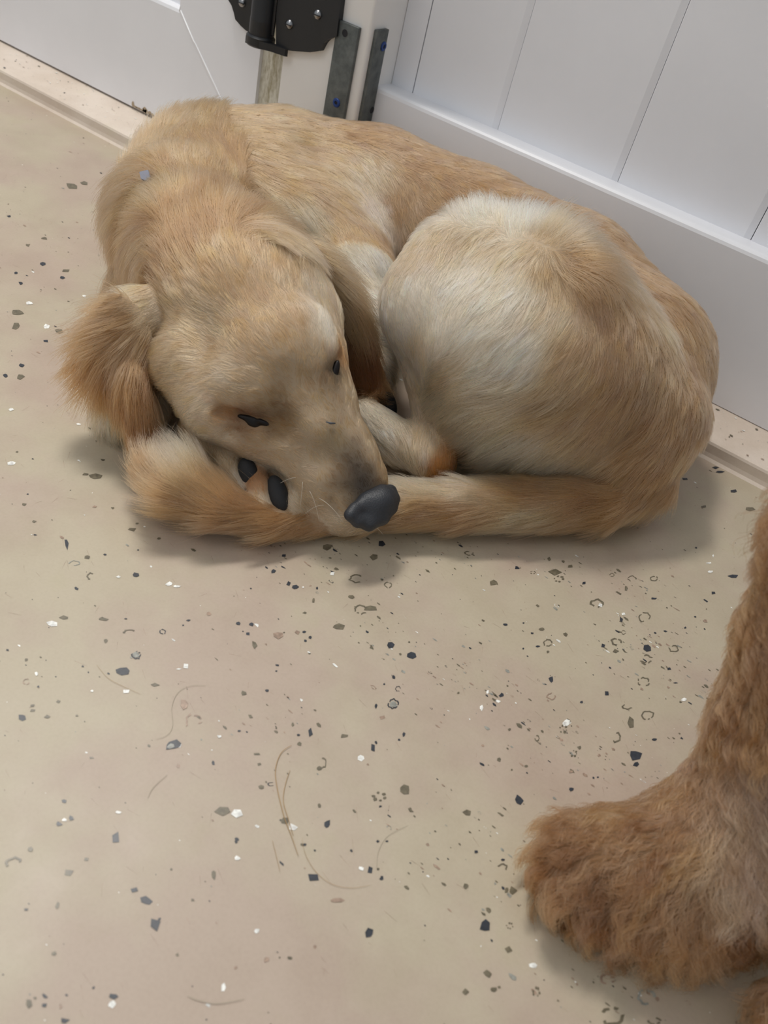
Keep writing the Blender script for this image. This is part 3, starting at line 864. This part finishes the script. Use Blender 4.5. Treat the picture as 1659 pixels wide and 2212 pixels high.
S1 = [
 # group, pixel, hair direction in the picture, length m, colour, lift
 ('trunk', 560, 250, 1, .1, .0166, GOLD, .25), ('trunk', 420, 250, .6, -.5, .0149, GOLD, .3), ('trunk', 330, 290, -.2, -1, .022, GOLD, .4),
 ('trunk', 650, 300, 1, .25, .0166, GOLD, .2), ('trunk', 800, 290, .9, .4, .0132, GOLD2, .2), ('trunk', 900, 340, .8, .55, .0124, GOLD2, .2),
 ('trunk', 1000, 360, .8, .55, .0124, GOLD2, .2), ('trunk', 1150, 410, .75, .6, .0116, GOLD2, .2), ('trunk', 1300, 480, .7, .75, .0116, GOLD2, .2),
 ('trunk', 1400, 600, .45, .9, .0124, GOLD2, .2), ('trunk', 1480, 740, .2, 1, .0132, GOLD2, .22), ('trunk', 1500, 880, -.2, 1, .0149, GOLD2, .25),
 ('trunk', 1450, 1000, -.5, .9, .0166, TAILC, .3), ('trunk', 650, 380, .9, .5, .022, GOLD, .25), ('trunk', 640, 470, .6, .8, .026, PALE, .3),
 ('trunk', 720, 420, .7, .7, .0166, GOLD, .2), ('trunk', 760, 520, .3, 1, .0149, GOLD, .2), ('trunk', 795, 380, .4, .9, .0132, PALE, .2),
 ('trunk', 815, 450, .05, 1, .0132, lin(234, 212, 192), .2), ('trunk', 860, 440, .2, 1, .0124, GOLD2, .2), ('trunk', 840, 540, -.2, 1, .0116, GOLD2, .2),
 ('trunk', 950, 420, .6, .8, .0116, GOLD2, .2), ('trunk', 1330, 700, .25, 1, .0124, GOLD2, .22), ('trunk', 1400, 820, -.1, 1, .0149, GOLD2, .25),
 ('trunk', 1300, 830, -.5, .85, .0166, GOLD2, .25), ('trunk', 1380, 950, -.75, .65, .026, TAILC, .3), ('trunk', 1250, 950, -.85, .5, .028, PALE, .3),
 ('trunk', 1230, 540, .6, .8, .0116, GOLD2, .22), ('trunk', 1150, 460, .6, .8, .0116, GOLD2, .22), ('trunk', 1300, 930, -.8, .6, .026, GOLD2, .3),
 ('neck', 330, 300, -.1, -1, .026, GOLD, .4), ('neck', 430, 330, .1, -1, .020, GOLD, .3), ('neck', 500, 350, .3, -.9, .026, GOLD2, .35),
 ('neck', 570, 400, .75, .65, .028, GOLD, .3), ('neck', 600, 450, .6, .8, .028, GOLD2, .3), ('neck', 530, 440, .25, -.95, .030, GOLD2, .35), ('neck', 470, 430, -.15, -.95, .032, GOLD2, .35), ('neck', 400, 440, -.2, -1, .032, GOLD2, .35),
 ('neck', 330, 420, -.5, -.5, .030, GOLD, .35), ('neck', 260, 430, -.7, .6, .036, GOLD2, .45), ('neck', 235, 500, -.15, 1, .036, GOLD2, .35),
 ('neck', 300, 540, -.5, .8, .028, GOLD2, .3), ('neck', 400, 530, -.5, -.85, .024, GOLD2, .3), ('neck', 250, 880, 0, 1, .026, PALE, .3),
 ('neck', 600, 500, .5, .85, .028, GOLD, .3), ('neck', 290, 930, .3, 1, .022, PALE, .25),
 ('thigh', 880, 560, -.2, .9, .0083, PALE, .2), ('thigh', 950, 520, -.35, .9, .0116, PALE, .3), ('thigh', 960, 460, -.5, -.7, .0149, PALE, .6), ('thigh', 1040, 460, -.1, -1, .022, CREAM, 1.0),
 ('thigh', 1120, 485, .2, -1, .024, CREAM, 1.0), ('thigh', 1190, 510, .5, -.7, .034, FACE, 1.1), ('thigh', 1250, 570, .9, .2, .034, GOLD2, 1.0), ('thigh', 1200, 590, .1, .9, .0149, GOLD, .4),
 ('thigh', 1140, 545, -.45, .9, .0149, PALE, .4), ('thigh', 1050, 520, -.45, .9, .0132, PALE, .4), ('thigh', 1280, 640, .2, 1, .0132, GOLD2, .25),
 ('thigh', 900, 640, .02, 1, .0083, CREAM, .15), ('thigh', 860, 700, .02, 1, .0083, CREAM, .15), ('thigh', 1000, 600, -.45, .9, .0116, CREAM, .2),
 ('thigh', 950, 700, -.25, 1, .0099, CREAM, .15), ('thigh', 1100, 620, -.6, .85, .0132, CREAM, .25), ('thigh', 1200, 680, -.55, .85, .0141, PALE, .22),
 ('thigh', 1020, 720, -.8, .6, .0141, CREAM, .2), ('thigh', 1120, 760, -.75, .65, .0166, CREAM, .22), ('thigh', 1240, 780, -.6, .8, .0166, GOLD, .22),
 ('thigh', 970, 800, -.9, .35, .0166, PALE, .22), ('thigh', 1080, 850, -.95, .3, .024, PALE, .25), ('thigh', 1200, 880, -.85, .5, .026, GOLD, .25),
 ('thigh', 960, 880, -.9, .5, .024, PALE, .3), ('thigh', 1050, 930, -.7, .75, .032, PALE, .3), ('thigh', 1130, 960, -.6, .8, .034, PALE, .3),
 ('thigh', 1320, 740, -.1, 1, .0132, GOLD2, .2), ('thigh', 1350, 860, -.4, 1, .0166, GOLD2, .22), ('thigh', 900, 760, -.1, 1, .0116, PALE, .2),
 ('shank', 865, 760, .15, 1, .010, PALE, .15), ('shank', 890, 850, .1, 1, .011, FACE, .2), ('shank', 920, 900, .1, 1, .012, FACE, .2),
 ('shank', 950, 1000, 0, 1, .010, lin(206, 148, 96), .15), ('shank', 880, 960, .3, .9, .014, PALE, .3), ('shank', 830, 930, .6, .6, .012, CREAM, .25),
 ('shank', 800, 900, .6, .6, .012, CREAM, .2), ('shank', 910, 970, .1, 1, .014, PALE, .25),
 ('chest', 770, 580, .4, .9, .016, CREAM, .25), ('chest', 800, 650, .9, .4, .013, CREAM, .2), ('chest', 810, 740, .95, .25, .013, CREAM, .2), ('chest', 820, 820, .7, .7, .014, PALE, .25),
 ('tail', 1400, 1060, -.95, .3, .028, TAILC, .25), ('tail', 1300, 1060, -1, .05, .030, TAILC, .25), ('tail', 1300, 1110, -1, .1, .030, TAILC, .25),
 ('tail', 1150, 1060, -1, .1, .028, TAILC, .22), ('tail', 1150, 1120, -1, -.05, .028, FACE, .22), ('tail', 1000, 1060, -1, -.05, .024, PALE, .22),
 ('tail', 1000, 1110, -1, .1, .026, TAILC, .2), ('tail', 900, 1050, -.9, -.2, .022, PALE, .25), ('tail', 900, 1110, -1, .15, .024, TAILC, .2),
 ('tail', 680, 1140, -1, .05, .026, TAILC, .2), ('tail', 560, 1140, -1, -.05, .030, TAILC, .22), ('tail', 480, 1060, -.8, -.6, .034, TAILC, .25),
 ('tail', 450, 1110, -.95, -.3, .034, TAILC, .22), ('tail', 400, 1000, -.55, -.8, .032, PALE, .3), ('tail', 340, 1060, -.75, -.65, .032, TAILC, .25),
 ('tail', 365, 985, -.1, -1, .024, lin(220, 202, 184), .35), ('tail', 300, 1020, -.6, -.6, .028, TAILC, .3),
 ('head', 520, 600, -.35, -.95, .012, GOLD, .25), ('head', 430, 600, -.6, -.8, .014, GOLD, .25), ('head', 620, 580, -.05, -1, .012, GOLD, .25),
 ('head', 530, 720, -.6, -.85, .009, GOLD, .22), ('head', 620, 700, -.4, -.9, .009, GOLD, .22), ('head', 440, 720, -.85, -.4, .011, FACE, .22),
 ('head', 380, 780, -.9, .1, .011, FACE, .22), ('head', 480, 810, -.9, -.3, .009, PALE, .2), ('head', 560, 830, -.8, -.55, .007, FACE, .2),
 ('head', 690, 650, -.35, -.8, .011, PALE, .28), ('head', 715, 720, -.2, -.9, .010, CREAM, .25), ('head', 640, 830, -.5, -.85, .006, FACE, .18),
 ('head', 535, 888, -.9, -.3, .003, lin(122, 84, 56), .15), ('head', 560, 893, -.8, -.5, .003, lin(96, 76, 58), .15), ('head', 522, 892, -.9, -.2, .003, lin(110, 76, 52), .15), ('head', 550, 925, -.9, -.1, .003, lin(170, 136, 108), .15), ('head', 585, 916, -.8, -.4, .003, lin(110, 90, 70), .15), ('head', 500, 872, -.9, -.2, .006, FACE, .2), ('head', 540, 862, -.85, -.4, .006, FACE, .2), ('head', 585, 888, -.7, -.6, .004, EYEB, .18), ('head', 498, 886, -.95, -.1, .005, lin(180, 130, 84), .18), ('head', 600, 880, -.7, -.6, .005, EYEB, .18), ('head', 575, 870, -.7, -.6, .005, lin(176, 150, 116), .18),
 ('head', 600, 920, -.8, -.4, .004, lin(178, 146, 108), .18), ('head', 560, 935, -.9, -.2, .004, lin(206, 176, 140), .18),
 ('head', 700, 805, -.2, -1, .005, EYEB, .18), ('head', 728, 815, .1, -.9, .004, lin(96, 84, 66), .15), ('head', 735, 760, .1, -.9, .005, lin(190, 146, 104), .15), ('head', 690, 780, -.2, -1, .006, FACE, .2), ('head', 750, 840, -.2, -1, .005, FACE, .2),
 ('head', 430, 870, -.7, .4, .010, PALE, .22), ('head', 410, 920, -.7, .5, .009, PALE, .22),
 ('head', 480, 940, -.8, -.1, .008, PALE, .2), ('head', 600, 970, -.9, -.3, .005, FACE, .18), ('head', 680, 910, -.6, -.8, .005, FACE, .18),
 ('head', 760, 910, -.3, -.95, .005, FACE, .18), ('head', 805, 980, -.3, -.95, .004, FACE, .18), ('head', 725, 960, -.5, -.85, .004, lin(176, 156, 126), .18),
 ('head', 745, 985, -.5, -.85, .004, lin(150, 134, 116), .18), ('head', 765, 1010, -.5, -.85, .004, lin(118, 108, 98), .18), ('head', 735, 1020, -.6, -.8, .004, lin(176, 152, 126), .18), ('head', 800, 1020, -.4, -.9, .003, lin(150, 132, 112), .18), ('head', 775, 1045, -.5, -.85, .003, lin(86, 82, 82), .18), ('head', 790, 1030, -.5, -.85, .003, GREY, .18), ('head', 755, 1050, -.6, -.75, .003, lin(140, 124, 104), .18), ('head', 650, 1020, -.85, -.5, .005, FACE, .18),
 ('head', 700, 1080, -.8, -.5, .004, FACE, .18), ('head', 825, 1015, -.3, -.95, .004, lin(204, 172, 134), .18), ('head', 720, 1130, -.9, .1, .004, PALE, .18),
 ('head', 760, 1145, -.6, .2, .004, FACE, .18), ('head', 590, 1000, -.9, -.4, .005, PALE, .18), ('head', 700, 1010, -.7, -.7, .004, FACE, .18), ('head', 738, 1075, -.7, -.7, .003, FACE, .15),
 ('ear', 320, 670, -.6, .3, .022, PALE, .35), ('ear', 250, 690, -.9, .3, .026, GOLD2, .35), ('ear', 190, 760, -.75, .6, .034, EARC, .35),
 ('ear', 290, 770, -.4, .9, .026, GOLD2, .3), ('ear', 240, 850, -.1, 1, .028, EARC, .25), ('ear', 300, 880, .05, 1, .026, EARC, .22), ('ear', 325, 800, .1, 1, .022, RUST, .22), ('ear', 325, 920, .1, 1, .022, RUST, .22),
 ('ear_far', 650, 545, .9, .3, .028, GOLD, .5), ('ear_far', 705, 600, .75, .7, .032, GOLD, .4), ('ear_far', 750, 670, .4, .95, .030, GOLD2, .35),
 ('ear_far', 775, 780, .15, 1, .024, RUST, .25), ('ear_far', 790, 860, 0, 1, .020, EARC, .3),
 ('paw', 480, 990, .3, .9, .006, FACE, .2), ('paw', 506, 1048, .2, 1, .006, CREAM, .2), ('paw', 560, 1085, .2, 1, .006, PALE, .2), ('paw', 632, 1095, .3, .6, .007, PALE, .25), ('paw', 555, 1035, .4, 1, .003, lin(190, 140, 100), .15),
]
coat1 = Coat(V1, TT1, G1, S1, None)
def vertex_normals(V, T):
    n = np.cross(V[T[:, 1]] - V[T[:, 0]], V[T[:, 2]] - V[T[:, 0]])
    N = np.zeros_like(V)
    for k in range(3): np.add.at(N, T[:, k], n)
    return N / (np.linalg.norm(N, axis=1, keepdims=True) + 1e-15)
N1 = vertex_normals(V1, TT1)
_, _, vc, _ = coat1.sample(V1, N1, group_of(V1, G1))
dog = body_mesh('dog', V1, T1, Q1, M_skin, None, vc * .62)  # underlayer colour darkened to paint in the shade between strands
tag(dog, 'golden long-haired dog curled up asleep against the white panel wall', 'dog')

def lump(name, groups, mat, parent, vox=.0009, carve=None, pad=.006, ctr=None, rad=.04):
    c = np.array(ctr)
    V, T, Q = sculpt(groups, c - rad, c + rad, vox, carve, None)
    me = bpy.data.meshes.new(name)
    TT, T, Q = orient(V - c, T, Q)
    me.from_pydata(V.tolist(), [], T.tolist() + Q.tolist())
    me.materials.append(mat)
    me.polygons.foreach_set('use_smooth', [True] * len(me.polygons))
    o = bpy.data.objects.new(name, me)
    scene.collection.objects.link(o)
    o.parent = parent
    return o
M_nose, nt, b = material('nose_leather', lin(44, 46, 51), 0.5, 0, 0.5)
vn = nt.nodes.new('ShaderNodeTexVoronoi')
tcn = nt.nodes.new('ShaderNodeTexCoord')
vn.inputs['Scale'].default_value = 900
nt.links.new(tcn.outputs['Object'], vn.inputs['Vector'])
bump(nt, b, vn.outputs['Distance'], .35, .0006)
M_pad, nt, b = material('pad_leather', lin(40, 40, 42), 0.6, 0, 0.3)
n = noise_node(nt, 1400, 3)
bump(nt, b, n.outputs['Fac'], .5, .0006)
M_eye, _, _ = material('eye_dark', lin(20, 14, 12), 0.45, 0, 0.25)
M_claw, _, _ = material('claw', lin(108, 100, 92), 0.4)

nh = hitc(784, 1066)
NZ = nh[2] - .008
NC = np.array(at(800, 1092, NZ))
_loop = [(757, 1112, 2), (766, 1100, 4), (792, 1080, 6), (820, 1063, 6), (843, 1061, 5), (850, 1078, 2), (845, 1097, -2), (826, 1120, -5), (797, 1134, -7), (772, 1126, -3), (757, 1112, 2)]
gn = [('n', [('c', [pt(x, y, NZ + d * .001, 12) for x, y, d in _loop]),
             flap(805, 1096, NZ, (-.82, .50), 44, 31, 31, .0, .1),
             flap(822, 1080, NZ + .003, (-.82, .50), 30, 22, 27, .0, .1)], .009, .004)]
nosc = [([('c', [pt(812, 1112, NZ + .0165, 4), pt(802, 1140, NZ + .008, 4)])], .004), ([('c', [pt(748, 1108, NZ + .010, 4), pt(762, 1114, NZ + .011, 6), pt(776, 1106, NZ + .012, 5)])], .003)]
lump('nose', gn, M_nose, dog, .0009, nosc, ctr=NC, rad=.05)
print('NOSE', NZ)
def small(name, flaps, mat, ctr, rad, vox=.0007):
    return lump(name, [('n', flaps, .003, .002)], mat, dog, vox, None, ctr=ctr, rad=rad)
def at_surf(px, py, up, rl, rw, rt, sink=.0):
    h = hit1(px, py)
    p = np.array(h[:3])
    s = h[3]
    e1 = RCW @ np.array([up[0], -up[1], 0.0])
    e1 /= np.linalg.norm(e1)
    n = RCW[:, 2] - (RCW[:, 2] @ e1) * e1
    n /= np.linalg.norm(n)
    e2 = np.cross(n, e1)
    return ('e', p - n * sink, [e1, e2, n], [rl * s, rw * s, rt * s])
EYEF = []
for parts in (((550, 908, (1, .2), 22, 15), (570, 912, (1, .35), 16, 7), (527, 901, (1, .25), 15, 6)), ((723, 802, (-.28, 1), 26, 9),)):
    es = [at_surf(px, py, up, rl, rw, 8, .0012) for px, py, up, rl, rw in parts]
    EYEF += es
    small('eye', es, M_eye, es[0][1], .022, .0005)
for (px, py, z, up, rl, rw, rt) in ((536, 1020, .046, (.3, 1), 33, 21, 16), (600, 1066, .041, (.3, 1), 41, 22, 17), (838, 872, .034, (.3, 1), 34, 18, 18)):
    e = flap(px, py, z, up, rl, rw, rt)
    small('paw_pad', [e], M_pad, e[1], .022, .0008)
for (a, b_) in (((510, 1060, .038, 7), (522, 1078, .032, 2.2)), ((566, 1100, .032, 6), (572, 1114, .026, 2))):
    mb = MB()
    p, q = pt(*a), pt(*b_)
    mid = [(np.array(p[:3]) * .5 + np.array(q[:3]) * .5)[i] + (0, 0, .0015)[i] for i in range(3)]
    mb.tube([p[:3], mid, q[:3]], [p[3], (p[3] + q[3]) * .55, q[3]], 12)
    mb.build('claw', M_claw, dog, smooth=True)
# a scrap of the collar showing in the ruff, and a lint fleck on the muzzle
M_collar, nt, b = material('collar_webbing', lin(150, 152, 166), .8)
h = hit1(317, 386)
mb = MB()
hp = np.array(h[:3]) + RCW[:, 2] * .008
ex, ey = RCW[:, 0], RCW[:, 1]
mb.prism([hp + ex * a + ey * b_ for a, b_ in ((-.0050, .0035), (.0035, .0055), (.0055, -.002), (.003, -.0055), (-.0035, -.003))], -RCW[:, 2] * .004)
mb.build('collar', M_collar, dog)['label'] = 'grey scrap of collar showing in the neck fur'
mb = MB()
a, b_ = hit1(704, 912, .0026), hit1(722, 915, .0026)
mb.tube([a[:3], (np.array(a[:3]) + np.array(b_[:3])) / 2 + RCW[:, 1] * -.0006, b_[:3]], [.0004, .0009, .0005], 8)
M_fleck, _, _ = material('dark_fleck', lin(66, 72, 80), .6)
mb.build('lint_fleck', M_fleck, dog, smooth=True)

eyeP = np.array([hit1(548, 906)[:3], hit1(535, 903)[:3], hit1(562, 909)[:3], hit1(727, 795)[:3], hit1(800, 1092)[:3] if False else NC])
eyeR = np.array([.0052, .0040, .0042, .0035, .0])
def skip1(P):
    m = np.zeros(len(P), bool)
    for p, r_ in zip(eyeP, eyeR):
        m |= ((P - p) ** 2).sum(1) < r_ * r_
    m |= full_sdf(P, gn) < .0006
    m |= full_sdf(P, [('e', EYEF, .001, .001)]) < .0016
    return m

if True:
    grow('fur_coat', coat1, dog, 470000, 11, .00014, 13000, .48, exclude=skip1, colvar=.13)
# whiskers and brow hairs
M_whisk, _, _ = material('whisker', lin(225, 215, 200), .4)
mb = MB()
for (a, b_, c_, d_) in ((655, 1040, 640, 1105), (670, 1060, 700, 1112), (690, 1075, 745, 1118), (640, 1030, 600, 1060), (700, 1090, 660, 1100), (780, 1120, 820, 1140)):
    p = np.array(hit1(a, b_, .0008)[:3])
    q = np.array(hit1(c_, d_, .008)[:3])
    m_ = (p + q) / 2 + np.array([0, 0, .006])
    pts = [(1 - t) ** 2 * p + 2 * t * (1 - t) * m_ + t * t * q for t in np.linspace(0, 1, 9)]
    mb.tube(pts, list(np.linspace(.00022, .00006, 9)), 5)
mb.build('whiskers', M_whisk, dog, smooth=True)

# ------------------------------------------------------------------ the curly dog stepping in from the side
G2 = [
 ('leg', [chain((1275, 1875, .038, 108), (1390, 1885, .043, 132), (1520, 1870, .050, 155), (1640, 1830, .062, 160)),
          chain((1570, 1830, .06, 150), (1665, 1700, .10, 148), (1710, 1560, .14, 148), (1765, 1380, .19, 146), (1850, 1180, .25, 152)),
          chain((1255, 1915, .024, 66), (1340, 1968, .024, 68), (1440, 1990, .026, 72), (1545, 1955, .033, 78))], .02, .012),
 ('foot', [chain((1745, 2215, .04, 95), (1900, 2150, .06, 110), (2060, 1900, .14, 130))], .02, .01),
]
E0 = np.array(pt(1850, 1180, .25, 152)); E1_ = np.array(pt(2060, 1900, .14, 130))
G2.append(('body', [('c', [tuple(E0), (E0[0] + .12, E0[1] + .02, .36, .085), (E0[0] + .30, E0[1] + .10, .42, .12), (E0[0] + .62, E0[1] + .18, .42, .13)]),
                    ('c', [tuple(E1_), (E1_[0] + .05, E1_[1] + .06, .30, .07), (E0[0] + .30, E0[1] + .06, .40, .10)])], .03, .02))
V2, T2, Q2 = sculpt(G2, (.38, -.90, -.01), (1.62, -.05, .58), .0055)
TT2, T2, Q2 = orient(V2 - V2.mean(0), T2, Q2)
CUR, CUR2, CUR3 = lin(180, 149, 120), lin(170, 138, 108), lin(198, 172, 150)
S2 = [('leg', 1150, 1850, -.9, .3, .021, CUR2, .30), ('leg', 1250, 1760, -.7, -.4, .025, CUR, .30), ('leg', 1200, 1960, -.5, .8, .021, CUR2, .30),
      ('leg', 1330, 1820, -.8, .4, .027, CUR, .30), ('leg', 1400, 1760, -.6, -.3, .027, CUR, .30), ('leg', 1350, 1960, -.4, .9, .027, CUR2, .30),
      ('leg', 1500, 1850, -.6, .6, .029, CUR, .30), ('leg', 1500, 2000, -.1, 1, .029, CUR, .30), ('leg', 1600, 1900, .1, 1, .029, CUR3, .30),
      ('leg', 1470, 1680, -.9, .1, .025, CUR, .30), ('leg', 1560, 1600, -.8, .5, .025, CUR, .30), ('leg', 1620, 1700, .1, 1, .027, CUR3, .30),
      ('leg', 1600, 1420, -.5, .8, .023, CUR, .30), ('leg', 1650, 1280, -.5, .8, .023, CUR, .30), ('leg', 1640, 1550, -.3, .9, .025, CUR, .30),
      ('leg', 1620, 2000, .2, 1, .027, CUR2, .30), ('foot', 1655, 2170, -.6, .4, .023, CUR, .30), ('body', 1659, 1200, .1, 1, .025, CUR, .30)]
coat2 = Coat(V2, TT2, G2, S2, None)
_, _, vc2, _ = coat2.sample(V2, vertex_normals(V2, TT2), group_of(V2, G2))
dog2 = body_mesh('dog', V2, T2, Q2, M_skin, None, vc2 * .45)  # coat colour darkened further here, painted shade in the gaps between curls
tag(dog2, 'curly-haired orange dog standing in front, one fluffy paw and leg in view', 'dog')
def skip2(P):
    return (P[:, 0] > .70) & (np.sin(P @ np.array([9e3, 7e3, 5e3])) > -.3)
if True:
    grow('curly_coat', coat2, dog2, 280000, 23, .00017, 4200, .84, wave=.0046, wavef=330, K=11, exclude=skip2, colvar=.20, spread=.12, tint=(1, .93, .93))

# ------------------------------------------------------------------ loose hairs on the floor
M_lhair, _, _ = material('loose_hair', lin(176, 142, 96), .5)
M_lhair2, _, _ = material('loose_pale_hair', lin(176, 166, 146), .5)
LH = [([(1160, 940), (1120, 970), (1098, 1030), (1102, 1100), (1130, 1220), (1160, 1300), (1188, 1380)], .00042, 0, 'thick golden tuft hair on the floor, the longest near the middle'),
      ([(1155, 1040), (1138, 1090), (1128, 1160), (1150, 1240), (1168, 1300)], .00034, 0, 'short golden hair lying against the long golden hair on the floor'),
      ([(1203, 1310), (1215, 1370), (1255, 1440), (1320, 1492), (1400, 1508), (1475, 1497)], .00017, 0, 'thin dark hair bent like a hook across the lower floor'),
      ([(620, 915), (665, 900), (688, 860), (684, 790), (705, 735), (750, 705), (820, 702)], .00020, 1, 'fine S-shaped hair on the floor above the split black chip'),
      ([(745, 1938), (800, 1958), (870, 1968), (972, 1950)], .00028, 1, 'shallow arc of hair near the bottom edge of the floor'),
      ([(385, 620), (430, 672), (490, 705), (560, 736)], .00014, 0, 'faint hair beside the fish-shaped black chip'),
      ([(1085, 1320), (1100, 1380), (1115, 1442)], .00020, 0, 'short straight hair left of the hooked dark hair'),
      ([(1500, 1425), (1508, 1360), (1545, 1300), (1625, 1258)], .00018, 1, 'pale curved hair right of the hooked dark hair'),
      ([(588, 1150), (605, 1115), (630, 1088), (665, 1058)], .00022, 1, 'short pale curved hair below the split black chip')]
for pts, r_, mi, lab in LH:
    W = [at(x / 1.8435, 1100 + y / 1.8435, .0006 + r_) for x, y in pts]
    W = [Vector(p) for p in W]
    r_ *= .62
    sm_ = []
    for i in range(len(W) - 1):
        p0, p1, p2, p3 = W[max(i - 1, 0)], W[i], W[i + 1], W[min(i + 2, len(W) - 1)]
        for t in np.linspace(0, 1, 6, endpoint=False):
            sm_.append(.5 * ((2 * p1) + (p2 - p0) * t + (2 * p0 - 5 * p1 + 4 * p2 - p3) * t * t + (3 * p1 - p0 - 3 * p2 + p3) * t ** 3))
    sm_.append(W[-1])
    mb = MB()
    k = len(sm_)
    mb.tube(sm_, [r_ * (.35 + .65 * math.sin(math.pi * (i + .5) / k) ** .5) for i in range(k)], 6)
    tag(mb.build('loose_hair', [M_lhair, M_lhair2][mi], smooth=True), lab, 'hair', 'loose hairs on the floor')
